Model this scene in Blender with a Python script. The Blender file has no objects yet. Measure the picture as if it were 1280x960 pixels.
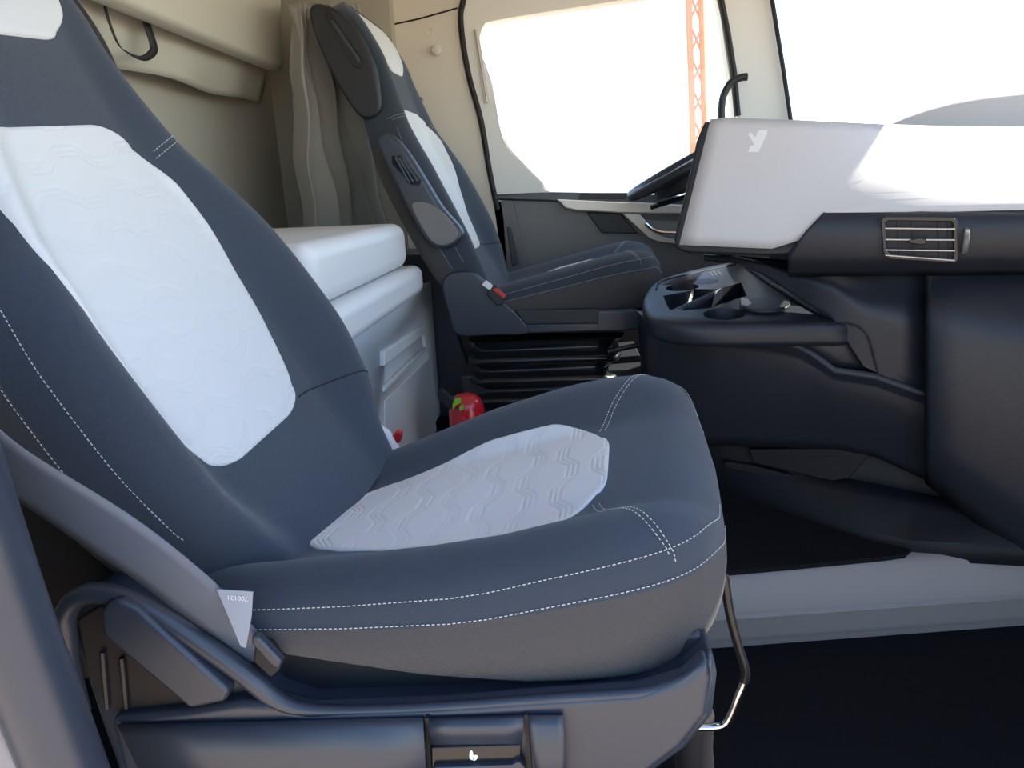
import bpy, bmesh, math, random
from math import sin, cos, radians, pi, sqrt, exp
from mathutils import Vector, Matrix

random.seed(4)
S = bpy.context.scene
COL = S.collection

# ------------------------------------------------------------------ camera
FPX, PITCH, YAW, ROLL = 870.0, radians(15.5), radians(4.8), radians(2.5)
EYE = Vector((0, 0, 1.0))
FWD = Vector((-sin(YAW) * cos(PITCH), cos(YAW) * cos(PITCH), -sin(PITCH)))
R0 = Vector((cos(YAW), sin(YAW), 0))
U0 = R0.cross(FWD)
RT = R0 * cos(ROLL) - U0 * sin(ROLL)
UP = U0 * cos(ROLL) + R0 * sin(ROLL)
cd = bpy.data.cameras.new('camera')
cd.sensor_width = 36.0
cd.lens = 36.0 * FPX / 1280.0
cd.clip_start = 0.02
cd.clip_end = 500
cam = bpy.data.objects.new('camera', cd)
COL.objects.link(cam)
M = Matrix((RT, UP, -FWD)).transposed().to_4x4()
M.translation = EYE
cam.matrix_world = M
S.camera = cam

# ------------------------------------------------------------------ light
w = bpy.data.worlds.new('sky')
S.world = w
w.use_nodes = True
nt = w.node_tree
nt.nodes.clear()
sky = nt.nodes.new('ShaderNodeTexSky')
sky.sky_type = 'NISHITA'
sky.sun_disc = False
sky.sun_elevation = radians(46)
sky.sun_rotation = radians(75)
sky.air_density = 1.0
sky.dust_density = 0.3
sky.ozone_density = 2.0
bg = nt.nodes.new('ShaderNodeBackground')
bg.inputs['Strength'].default_value = 0.47
wo = nt.nodes.new('ShaderNodeOutputWorld')
nt.links.new(sky.outputs[0], bg.inputs[0])
nt.links.new(bg.outputs[0], wo.inputs[0])

sd = bpy.data.lights.new('sun', 'SUN')
sd.energy = 14.0
sd.angle = radians(0.6)
sd.color = (1.0, 0.93, 0.82)
sun = bpy.data.objects.new('sun', sd)
COL.objects.link(sun)
SUNDIR = Vector((cos(radians(46)) * sin(radians(75)), cos(radians(46)) * cos(radians(75)), sin(radians(46))))  # towards the sun
sun.rotation_euler = SUNDIR.to_track_quat('Z', 'Y').to_euler()
sun.location = (6, 2, 8)

S.view_settings.view_transform = 'Standard'
S.view_settings.look = 'None'
S.view_settings.gamma = 1.0
S.view_settings.use_curve_mapping = False
S.view_settings.exposure = 0.1


# ------------------------------------------------------------------ helpers
def ray(x, y):
    return FWD + RT * ((x - 640) / FPX) + UP * ((480 - y) / FPX)


def at(x, y, X=None, Y=None, Z=None):
    """the point seen at pixel x, y on a world plane"""
    d = ray(x, y)
    for i, v in enumerate((X, Y, Z)):
        if v is not None:
            return EYE + d * ((v - EYE[i]) / d[i])


def on(x, y, P, n):
    d = ray(x, y)
    return EYE + d * ((P - EYE).dot(n) / d.dot(n))


def ats(pts, **k):
    return [at(a, b, **k) for a, b in pts]


class MB:
    def __init__(s):
        s.v, s.f = [], []

    def add(s, vs, fs):
        o = len(s.v)
        s.v += [tuple(p) for p in vs]
        s.f += [tuple(i + o for i in f) for f in fs]
        return s

    def box(s, lo, hi):
        x0, y0, z0 = lo
        x1, y1, z1 = hi
        return s.add([(x0, y0, z0), (x1, y0, z0), (x1, y1, z0), (x0, y1, z0), (x0, y0, z1), (x1, y0, z1), (x1, y1, z1), (x0, y1, z1)],
                     [(0, 3, 2, 1), (4, 5, 6, 7), (0, 1, 5, 4), (1, 2, 6, 5), (2, 3, 7, 6), (3, 0, 4, 7)])

    def prism(s, pts, d):
        n = len(pts)
        d = Vector(d)
        a = [Vector(p) for p in pts]
        b = [p + d for p in a]
        return s.add(a + b, [tuple(range(n)), tuple(range(2 * n - 1, n - 1, -1))] + [(i, i + n, (i + 1) % n + n, (i + 1) % n) for i in range(n)])

    def ring_frame(s, outer, inner, d):
        n = len(outer)
        d = Vector(d)
        vs = [Vector(p) for p in outer] + [Vector(p) for p in inner]
        vs += [p + d for p in vs]
        f = []
        for i in range(n):
            j = (i + 1) % n
            f += [(i, j, n + j, n + i), (2 * n + i, 3 * n + i, 3 * n + j, 2 * n + j), (i, 2 * n + i, 2 * n + j, j), (n + i, n + j, 3 * n + j, 3 * n + i)]
        return s.add(vs, f)

    def grid(s, rows, closed_u=False, cap=False):
        """rows of equal length"""
        m, n = len(rows), len(rows[0])
        vs = [p for r in rows for p in r]
        f = []
        for i in range(m - 1):
            for j in range(n if closed_u else n - 1):
                k = (j + 1) % n
                f.append((i * n + j, i * n + k, (i + 1) * n + k, (i + 1) * n + j))
        if cap:
            f.append(tuple(range(n - 1, -1, -1)))
            f.append(tuple((m - 1) * n + j for j in range(n)))
        return s.add(vs, f)

    def tube(s, path, r, seg=10, closed=False, flat=None):
        path = [Vector(p) for p in path]
        n = len(path)
        rows = []
        up = None
        for i, p in enumerate(path):
            if closed:
                t = path[(i + 1) % n] - path[i - 1]
            else:
                t = path[min(i + 1, n - 1)] - path[max(i - 1, 0)]
            t.normalize()
            if up is None:
                up = Vector((0, 0, 1)) if abs(t.z) < .9 else Vector((1, 0, 0))
            a = t.cross(up)
            a.normalize()
            b = a.cross(t)
            up = b
            rr = r[i] if isinstance(r, (list, tuple)) else r
            rows.append([p + (a * cos(2 * pi * k / seg) + b * sin(2 * pi * k / seg) * (flat or 1)) * rr for k in range(seg)])
        if closed:
            rows.append(rows[0])
            return s.grid(rows, True)
        return s.grid(rows, True, True)

    def lathe(s, c, axis, prof, seg=28):
        """prof = (radius, height) pairs along axis from c"""
        axis = Vector(axis).normalized()
        a = axis.orthogonal().normalized()
        b = axis.cross(a)
        c = Vector(c)
        rows = [[c + axis * h + (a * cos(2 * pi * k / seg) + b * sin(2 * pi * k / seg)) * max(r, 1e-4) for k in range(seg)] for r, h in prof]
        return s.grid(rows, True, True)


def spline(pts, n, closed=False):
    """Catmull-Rom through points"""
    pts = [Vector(p) for p in pts]
    m = len(pts)
    out = []
    segs = m if closed else m - 1
    for i in range(segs):
        if closed:
            p0, p1, p2, p3 = pts[i - 1], pts[i], pts[(i + 1) % m], pts[(i + 2) % m]
        else:
            p1, p2 = pts[i], pts[i + 1]
            p0 = pts[i - 1] if i else p1 * 2 - p2
            p3 = pts[i + 2] if i + 2 < m else p2 * 2 - p1
        for k in range(n):
            t = k / n
            out.append(0.5 * ((2 * p1) + (p2 - p0) * t + (2 * p0 - 5 * p1 + 4 * p2 - p3) * t * t + (3 * p1 - p0 - 3 * p2 + p3) * t ** 3))
    if not closed:
        out.append(pts[-1])
    return out


def obj(name, mb, mat, parent=None, bevel=0, seg=3, sub=0, solid=0, angle=40, smooth=True, label=None, recalc=True):
    me = bpy.data.meshes.new(name)
    me.from_pydata([tuple(p) for p in mb.v], [], mb.f)
    if recalc:
        bm = bmesh.new()
        bm.from_mesh(me)
        bmesh.ops.remove_doubles(bm, verts=bm.verts, dist=1e-6)
        bmesh.ops.recalc_face_normals(bm, faces=bm.faces)
        bm.to_mesh(me)
        bm.free()
    me.validate()
    me.materials.append(mat)
    o = bpy.data.objects.new(name, me)
    COL.objects.link(o)
    if smooth:
        for p in me.polygons:
            p.use_smooth = True
        me.set_sharp_from_angle(angle=radians(angle))
    if solid:
        m = o.modifiers.new('solid', 'SOLIDIFY')
        m.thickness = abs(solid)
        m.offset = -1 if solid > 0 else 1
    if bevel:
        m = o.modifiers.new('bevel', 'BEVEL')
        m.width = bevel
        m.segments = seg
        m.limit_method = 'ANGLE'
        m.angle_limit = radians(35)
        m.harden_normals = True
    if sub:
        m = o.modifiers.new('sub', 'SUBSURF')
        m.levels = m.render_levels = sub
    if parent is not None:
        o.parent = parent
        o.matrix_parent_inverse = parent.matrix_world.inverted()
    if label:
        o['label'] = label
    return o


def tag(o, label, cat, group=None):
    o['label'] = label
    o['category'] = cat
    if group:
        o['group'] = group
    return o


def thing(name, label, cat, loc=(0, 0, 0), group=None):
    o = bpy.data.objects.new(name, None)
    COL.objects.link(o)
    o.empty_display_size = .1
    o.location = loc
    o.matrix_world = Matrix.Translation(Vector(loc))
    return tag(o, label, cat, group)


def struct(name, mb, mat, **k):
    o = obj(name, mb, mat, **k)
    o['kind'] = 'structure'
    return o


def stuff(o):
    o['kind'] = 'stuff'
    return o


def bake(o):
    """apply the modifiers of an object to its mesh"""
    dg = bpy.context.evaluated_depsgraph_get()
    me = bpy.data.meshes.new_from_object(o.evaluated_get(dg))
    o.modifiers.clear()
    o.data = me


def cut(o, cutters):
    for c in cutters:
        m = o.modifiers.new('cut', 'BOOLEAN')
        m.operation = 'DIFFERENCE'
        m.solver = 'EXACT'
        m.object = c
    bake(o)
    for c in cutters:
        bpy.data.objects.remove(c)


# ------------------------------------------------------------------ materials
def mat(name, col, rough=.5, metal=0, spec=.5, bump=None, var=None, sheen=0, coat=0):
    """bump = (scale, strength, kind); var = (scale, second colour)"""
    m = bpy.data.materials.new(name)
    m.use_nodes = True
    t = m.node_tree
    b = t.nodes['Principled BSDF']
    b.inputs['Base Color'].default_value = (*col, 1)
    b.inputs['Roughness'].default_value = rough
    b.inputs['Metallic'].default_value = metal
    b.inputs['Specular IOR Level'].default_value = spec
    if sheen:
        b.inputs['Sheen Weight'].default_value = sheen
        b.inputs['Sheen Roughness'].default_value = .45
    if coat:
        b.inputs['Coat Weight'].default_value = coat
        b.inputs['Coat Roughness'].default_value = .1
    tc = t.nodes.new('ShaderNodeTexCoord')
    if var:
        n = t.nodes.new('ShaderNodeTexNoise')
        n.inputs['Scale'].default_value = var[0]
        n.inputs['Detail'].default_value = 4
        t.links.new(tc.outputs['Object'], n.inputs['Vector'])
        mx = t.nodes.new('ShaderNodeMix')
        mx.data_type = 'RGBA'
        mx.inputs[6].default_value = (*col, 1)
        mx.inputs[7].default_value = (*var[1], 1)
        t.links.new(n.outputs[0], mx.inputs[0])
        t.links.new(mx.outputs[2], b.inputs['Base Color'])
    if bump:
        sc, st, kind = bump
        bn = t.nodes.new('ShaderNodeBump')
        bn.inputs['Strength'].default_value = st
        bn.inputs['Distance'].default_value = .001
        if kind == 'knit':
            a = t.nodes.new('ShaderNodeTexWave')
            a.wave_type = 'BANDS'
            a.bands_direction = 'DIAGONAL'
            a.inputs['Scale'].default_value = sc
            a.inputs['Distortion'].default_value = 1.5
            a.inputs['Detail'].default_value = 0
            c = t.nodes.new('ShaderNodeTexVoronoi')
            c.inputs['Scale'].default_value = sc * 3
            t.links.new(tc.outputs['Object'], a.inputs['Vector'])
            t.links.new(tc.outputs['Object'], c.inputs['Vector'])
            mm = t.nodes.new('ShaderNodeMath')
            mm.operation = 'ADD'
            t.links.new(a.outputs['Fac'], mm.inputs[0])
            t.links.new(c.outputs['Distance'], mm.inputs[1])
            t.links.new(mm.outputs[0], bn.inputs['Height'])
        elif kind == 'grain':
            c = t.nodes.new('ShaderNodeTexVoronoi')
            c.inputs['Scale'].default_value = sc
            t.links.new(tc.outputs['Object'], c.inputs['Vector'])
            t.links.new(c.outputs['Distance'], bn.inputs['Height'])
        else:
            c = t.nodes.new('ShaderNodeTexNoise')
            c.inputs['Scale'].default_value = sc
            c.inputs['Detail'].default_value = 3
            t.links.new(tc.outputs['Object'], c.inputs['Vector'])
            t.links.new(c.outputs[0], bn.inputs['Height'])
        t.links.new(bn.outputs[0], b.inputs['Normal'])
    return m


def glass_mat(name, tint):
    m = bpy.data.materials.new(name)
    m.use_nodes = True
    t = m.node_tree
    t.nodes.clear()
    o = t.nodes.new('ShaderNodeOutputMaterial')
    mx = t.nodes.new('ShaderNodeMixShader')
    tr = t.nodes.new('ShaderNodeBsdfTransparent')
    tr.inputs[0].default_value = (*tint, 1)
    gl = t.nodes.new('ShaderNodeBsdfGlossy')
    gl.inputs['Roughness'].default_value = .02
    lw = t.nodes.new('ShaderNodeLayerWeight')
    lw.inputs[0].default_value = .5
    p4 = t.nodes.new('ShaderNodeMath')
    p4.operation = 'POWER'
    p4.inputs[1].default_value = 5
    ma = t.nodes.new('ShaderNodeMath')
    ma.operation = 'MULTIPLY_ADD'
    ma.inputs[1].default_value = .5
    ma.inputs[2].default_value = .025
    t.links.new(lw.outputs['Facing'], p4.inputs[0])
    t.links.new(p4.outputs[0], ma.inputs[0])
    t.links.new(ma.outputs[0], mx.inputs[0])
    t.links.new(tr.outputs[0], mx.inputs[1])
    t.links.new(gl.outputs[0], mx.inputs[2])
    t.links.new(mx.outputs[0], o.inputs[0])
    return m


FAB = mat('dark_fabric', (.035, .049, .072), .85, bump=(260, .5, 'knit'), sheen=.25)
FAB_WARM = mat('dark_fabric_warm_lit', (.070, .065, .066), .85, bump=(240, .6, 'knit'), sheen=.15)  # copy of the dark fabric, tinted with warm light bounced off the ground
INS = mat('light_quilted_fabric', (.74, .745, .75), .85, bump=(420, .3, 'knit'), sheen=.2)
THR = mat('pale_thread', (.62, .62, .62), .7)
SEAM = mat('dark_seam', (.02, .023, .03), .9)  # near-black colour of the piping itself
PLA = mat('dark_blue_grey_plastic', (.034, .042, .062), .29, spec=.6, bump=(1500, .14, 'grain'))
PLB = mat('black_plastic', (.018, .02, .025), .45, bump=(700, .2, 'grain'))
GLB = mat('gloss_black', (.012, .013, .016), .2)
GREYP = mat('warm_grey_plastic', (.17, .165, .165), .4, bump=(800, .2, 'grain'))
DASHL = mat('light_grey_dash', (.62, .605, .62), .5, bump=(900, .2, 'grain'))
DASHD = mat('dark_dash_plastic', (.018, .021, .031), .36, spec=.4, bump=(650, .35, 'grain'))
BEIGE = mat('beige_trim', (.80, .735, .63), .55, bump=(600, .15, 'grain'))
BEIGEL = mat('pale_door_trim', (.88, .86, .81), .5, bump=(600, .15, 'grain'))
WALLM = mat('cab_wall_fabric', (.50, .46, .38), .8, bump=(300, .2, 'noise'), var=(3, (.46, .43, .36)))
BUNKM = mat('bunk_vinyl', (.60, .56, .47), .55, bump=(14, .3, 'noise'))
CURT = mat('curtain_cloth', (.30, .285, .25), .7, bump=(500, .2, 'noise'), sheen=.2)
CEILM = mat('headliner', (.62, .58, .50), .9)
WHITE = mat('white_cabinet', (.74, .77, .79), .4, bump=(500, .1, 'grain'))
MATT = mat('white_vinyl', (.82, .82, .83), .5, bump=(20, .15, 'noise'))
CARP = mat('black_carpet', (.006, .006, .008), .95, spec=.2, bump=(500, .8, 'noise'), var=(40, (.010, .010, .013)))
VIN = mat('grey_floor_vinyl', (.27, .25, .255), .7, bump=(300, .2, 'noise'))
CHROME = mat('chrome', (.75, .75, .76), .15, 1)
SILV = mat('satin_silver', (.50, .48, .45), .35, .5)
PLD = mat('dull_black_plastic', (.009, .010, .014), .6, spec=.3, bump=(700, .2, 'grain'))
RUB = mat('black_rubber', (.015, .013, .016), .6)
BELTM = mat('belt_webbing', (.105, .128, .175), .36, bump=(1800, .12, 'grain'))
RED = mat('red_paint', (.55, .015, .03), .25, coat=.5)
REDB = mat('red_button', (.6, .03, .03), .4)
LIME = mat('lime_label', (.30, .55, .05), .5)
PAPER = mat('tag_paper', (.34, .38, .46), .5)
WHT = mat('white_print', (.85, .85, .86), .5)
GLASS = glass_mat('window_glass', (.96, .98, .97))
GROUND = mat('pale_concrete', (.53, .40, .285), .9, var=(.6, (.48, .36, .255)))
ORNG = mat('orange_paint', (.9, .36, .22), .5)
TAN = mat('tan_steel', (.86, .80, .72), .6)
PALE = mat('pale_steel', (.88, .88, .88), .5)
BLUEG = mat('pale_blue_steel', (.78, .87, .9), .5)

# ------------------------------------------------------------------ cab shell
YD = 2.85      # driver-side inner door plane
YP = 0.40      # passenger door opening plane
XB = -1.10     # rear wall
XW = 1.62      # foot of the windshield
ZC = 1.95      # ceiling

struct('ground', MB().box((-70, -70, -1.45), (70, 90, -1.35)), GROUND)
struct('floor', MB().box((XB, .30, -.06), (XW + .1, 1.50, 0)), CARP)
# engine tunnel: raised floor between the seats with a pale vinyl riser
tun = [(0, -.02), (0, .005), (-.03, .012), (-.05, .03), (-.065, .085), (-.07, .10), (-.085, .10), (-.09, .115), (-.105, .19), (-.125, .2)]
YS0, YS1 = 1.425, 1.425


def step_rows():
    rows = []
    prof = [(1.46, -.02), (1.455, .01), (1.44, .028), (1.425, .05), (1.415, .095), (1.408, .104), (1.416, .110), (1.414, .118), (1.44, .188), (1.455, .198), (1.475, .2), (1.75, .2)]
    for X in (XB, -.4, .2, .5, .9, 1.3, XW + .1):
        rows.append([(X, y - .05 + (.13 * (max(X, .2) - .65) if y < 1.6 else 0), z) for y, z in prof])
    return rows


struct('trim_1', MB().grid(step_rows()), VIN, solid=.01, angle=60)
struct('floor', MB().box((XB, 1.70, -.05), (XW + .1, YD, .195)), CARP)
struct('ceiling', MB().box((XB, YP - .06, ZC), (XW - .25, YD + .05, ZC + .05)), CEILM)
struct('wall_rear', MB().box((XB - .05, .2, -.05), (XB, YD + .05, ZC)), WALLM)
# sleeper side walls, behind the doors
struct('wall_driver', MB().box((XB, YD - .08, 0), (-.62, YD + .06, ZC)), WALLM)
struct('wall_passenger', MB().box((XB, YP - .10, -.05), (-.62, YP - .02, ZC)), WALLM)
struct('wall_front', MB().box((XW + .05, .2, -.3), (XW + .11, YD + .05, .95)), PLB)

# driver-side pillar panel with its round plugs
o = struct('trim_2', MB().prism([(-.64, YD - .014, ZC), (-.345, YD - .014, ZC), (-.325, YD - .014, 1.55), (-.235, YD - .014, .90), (-.22, YD - .014, .2), (-.64, YD - .014, .2)], (0, .07, 0)), BEIGE, bevel=.008)
c = at(537, 39, Y=YD - .014)
obj('plug', MB().lathe(c, (0, -1, 0), [(.014, -.002), (.014, .003), (.010, .003), (.009, .001), (.001, .001)]), BEIGE, o)
p0, p1 = at(480, 33, Y=YD - .016), at(572, 10, Y=YD - .016)
obj('joint', MB().tube([p0, (p0 + p1) / 2 + Vector((0, 0, -.004)), p1], .003, 6), RUB, o)

hk = tag(obj('coat_hook', MB().lathe(at(547, 66, Y=YD - .014), (0, -1, .12), [(.010, 0), (.008, .012), (.016, .02), (.020, .03), (.016, .038), (.006, .041), (.001, .041)]), BEIGE),
         'round beige coat hook knob on the pillar beside the far door window', 'hook')

# driver door
door = struct('door_1', MB().prism([(-.24, YD, .94), (.05, YD, .945), (.98, YD, .84), (.98, YD, -.25), (-.24, YD, -.25)], (0, .06, 0)), GREYP, bevel=.006)


def outline(pts, n=6, Y=YD):
    return spline([at(a, b, Y=Y) for a, b in pts], n, True)


win_in = [(599, 60), (604, 33), (622, 25), (720, 9), (800, -3), (880, -14), (897, 5), (906, 60), (915, 120), (921, 190), (920, 246), (860, 252), (760, 247), (690, 242), (676, 228), (655, 207), (636, 186), (626, 163), (617, 115), (607, 85)]
win_out = [(573, 40), (575, 6), (597, -15), (720, -33), (800, -44), (900, -57), (921, -25), (926, 50), (934, 120), (941, 190), (940, 255), (860, 260), (760, 254), (690, 249), (668, 249), (650, 249), (636, 248), (614, 244), (598, 150), (582, 95)]
fr = obj('window_frame', MB().ring_frame(outline(win_out, Y=YD - .02), outline(win_in, Y=YD - .02), (0, .07, 0)), BEIGEL, door, smooth=False, label='pale beige frame round the door window')
obj('seal', MB().tube(outline(win_in, Y=YD + .005), .004, 6, True), RUB, door)
ob = spline([at(x, y, Y=YD - .022) for x, y in ((622, 262), (612, 215), (601, 150), (586, 95), (577, 40), (578, 6), (598, -17), (720, -35), (800, -47), (903, -60))], 6)
obj('door_seal', MB().tube(ob, .011, 8), RUB, door, label='black rubber seal round the door frame')
obj('frame_backing', MB().prism(ats([(566, 40), (570, 0), (590, -26), (620, -40), (600, -10), (597, 20), (598, 60), (609, 130), (628, 246), (606, 246), (584, 130)], Y=YD - .006), (0, .03, 0)), BEIGEL, door)
gl = obj('pane', MB().prism(outline([(a, b) for a, b in win_in], Y=YD + .022), (0, .004, 0)), GLASS, door)
gd = [at(x, y, Y=YD - .023) for x, y in ((592, 38), (598, 38), (613, 128), (606, 130))]
obj('guide_strip', MB().prism(gd, (0, -.006, 0)), BEIGE, door, bevel=.002)
p = [at(x, y, Y=YD - .026) for x, y in ((594, 37), (609, 129))]
obj('guide_groove', MB().tube([q + Vector((0, -.004, 0)) for q in p], .003, 6), SILV, door)
# belt ledge
lp = ats([(616, 243), (690, 240), (800, 242), (870, 246), (960, 262), (960, 275), (860, 264), (760, 258), (690, 252), (618, 250)], Y=YD - .03)
obj('belt_ledge', MB().prism(lp, (0, .05, 0)), PLA, door, bevel=.008)
wl = ats([(727, 241), (785, 241), (782, 249), (722, 249)], Y=YD - .034)
obj('ledge_recess', MB().prism(wl, (0, .01, 0)), PLB, door, bevel=.003)
# dark lower cards
obj('door_card', MB().prism(ats([(639, 246), (700, 250), (745, 268), (900, 280), (905, 470), (686, 470)], Y=YD - .012), (0, .03, 0)), GREYP, door, bevel=.006)
obj('rear_card', MB().prism(ats([(614, 244), (640, 246), (680, 430), (640, 440)], Y=YD - .014), (0, .03, 0)), GREYP, door, bevel=.006)
# silver grip strip with the branch that holds the handle
gp = ats([(695, 249), (760, 252), (800, 253), (960, 262), (960, 280), (850, 268), (775, 267), (720, 264), (706, 261)], Y=YD - .055)
obj('grip_strip', MB().prism(gp, (0, .045, 0)), SILV, door, bevel=.008, label='silver grip strip along the door top')
br = ats([(776, 266), (800, 267), (818, 290), (835, 297), (900, 302), (900, 312), (825, 303), (812, 299)], Y=YD - .05)
obj('handle_surround', MB().prism(br, (0, .04, 0)), SILV, door, bevel=.005)
pk = ats([(733, 265), (776, 267), (798, 292), (752, 291)], Y=YD - .03)
obj('pull_pocket', MB().prism(pk, (0, .02, 0)), PLB, door, bevel=.004, label='dark finger pocket under the grip strip')
hn = obj('door_handle', MB().tube(spline([at(x, y, Y=YD - .06) for x, y in ((807, 279), (815, 286), (826, 290), (845, 291), (880, 292))], 4), .011, 10, flat=.7), CHROME, door, label='chrome door release lever')

# driver-side A pillar and the windshield
ap = struct('trim_3', MB().prism(ats([(880, -300), (922, -300), (962, -20), (979, 85), (990, 150), (1005, 240), (930, 240), (922, 145), (917, 90), (908, 40), (899, -10)], Y=YD - .06), (0, .10, 0)), BEIGEL, bevel=.008)
for i, xx in enumerate((0,)):
    pth = [at(x, y, Y=YD - .075) for x, y in ((899, -10), (909, 40), (917, 90), (922, 145))]
    obj('seal', MB().tube(pth, .012, 8), RUB, ap, label='dark door seal on the pillar')
pth = [at(x, y, Y=YD - .085) for x, y in ((962, -20), (970, 30), (979, 85), (990, 160))]
obj('rubber', MB().tube(pth, .008, 8), RUB, ap)
gh = tag(obj('grab_handle', MB().tube(spline([at(x, y, Y=YD - .12) for x, y in ((934, 96), (926, 97), (914, 103), (905, 118), (902, 134), (902, 150))] , 5), .013, 10), PLB),
         'thin black curved grab handle on the pale windshield pillar', 'handle')

# windshield frame (window_1): header, sill, near pillar
ws = struct('window_1', MB().prism([(XW - .30, YP, ZC), (XW - .27, YP, ZC), (XW + .10, YP, .95), (XW + .07, YP, .95)], (0, YD - YP, 0)), GLASS)
struct('trim_4', MB().box((XW - .42, YP - .05, ZC - .12), (XW - .24, YD + .05, ZC)), CEILM, bevel=.02)
struct('trim_5', MB().prism([(1.30, YP - .06, ZC), (1.42, YP - .06, ZC), (XW + .12, YP - .06, .6), (XW - .06, YP - .06, .6)], (0, .10, 0)), BEIGEL, bevel=.02)
struct('trim_6', MB().box((-.62, YD + .005, ZC - .27), (1.42, YD + .07, ZC)), CEILM, bevel=.01)
struct('trim_7', MB().box((-.62, YP - .10, ZC - .18), (1.42, YP - .02, ZC)), CEILM, bevel=.02)
struct('wall_lower', MB().box((.94, YD - .04, -.3), (XW + .1, YD + .05, .86)), PLB)

# near door pillar: soft dark seal tube and panel at the left edge
PY = .42
nps = spline([at(x - 28, y, Y=PY) for x, y in ((-60, 440), (-32, 560), (0, 660), (45, 790), (95, 920), (135, 1030), (160, 1110))], 6)
sl = struct('trim_8', MB().tube(nps, .0275, 18), PLA)
pb = ats([(-170, 400), (-85, 560), (-50, 660), (0, 800), (50, 940), (80, 1030), (-300, 1030), (-300, 400)], Y=PY + .02)
struct('trim_9', MB().prism(pb, (0, .04, 0)), GREYP, bevel=.01)
pb = ats([(-200, 780), (-60, 840), (-10, 895), (38, 985), (20, 1100), (-300, 1100)], Y=PY - .02)
struct('trim_10', MB().prism(pb, (0, .03, 0)), VIN, bevel=.01)


# ------------------------------------------------------------------ seats
def sm(a, b, x):
    t = min(1, max(0, (x - a) / (b - a)))
    return t * t * (3 - 2 * t)


def lerp(tab, x):
    """smooth (monotone cubic) interpolation in a table"""
    if x <= tab[0][0]:
        return tab[0][1]
    if x >= tab[-1][0]:
        return tab[-1][1]
    n = len(tab)
    for i in range(n - 1):
        if x <= tab[i + 1][0]:
            break

    def sl(k):
        return (tab[k + 1][1] - tab[k][1]) / (tab[k + 1][0] - tab[k][0])

    def m(k):
        if k == 0:
            return sl(0)
        if k == n - 1:
            return sl(n - 2)
        a, b = sl(k - 1), sl(k)
        return 0 if a * b <= 0 else 2 * a * b / (a + b)
    h = tab[i + 1][0] - tab[i][0]
    t = (x - tab[i][0]) / h
    t2, t3 = t * t, t ** 3
    return (2 * t3 - 3 * t2 + 1) * tab[i][1] + (t3 - 2 * t2 + t) * h * m(i) + (-2 * t3 + 3 * t2) * tab[i + 1][1] + (t3 - t2) * h * m(i + 1)


def quilt(u, v):
    """depth of the quilting at u (across rows) and v (along rows), metres"""
    d = 0
    p = .052
    tri = abs(((v / .115) % 1) * 2 - 1)          # 0..1..0
    z = (min(.72, max(.28, tri)) - .5) / .22 * .009
    for k in (-1, 0, 1):
        row = math.floor(u / p) + k
        zz = z if row % 2 == 0 else -z
        base = row * p + p / 2 + zz
        for off in (-.007, 0, .007):
            e = (u - base - off) / .0013
            if abs(e) < 3:
                d += exp(-e * e)
    return min(1, d) * .0016


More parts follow.
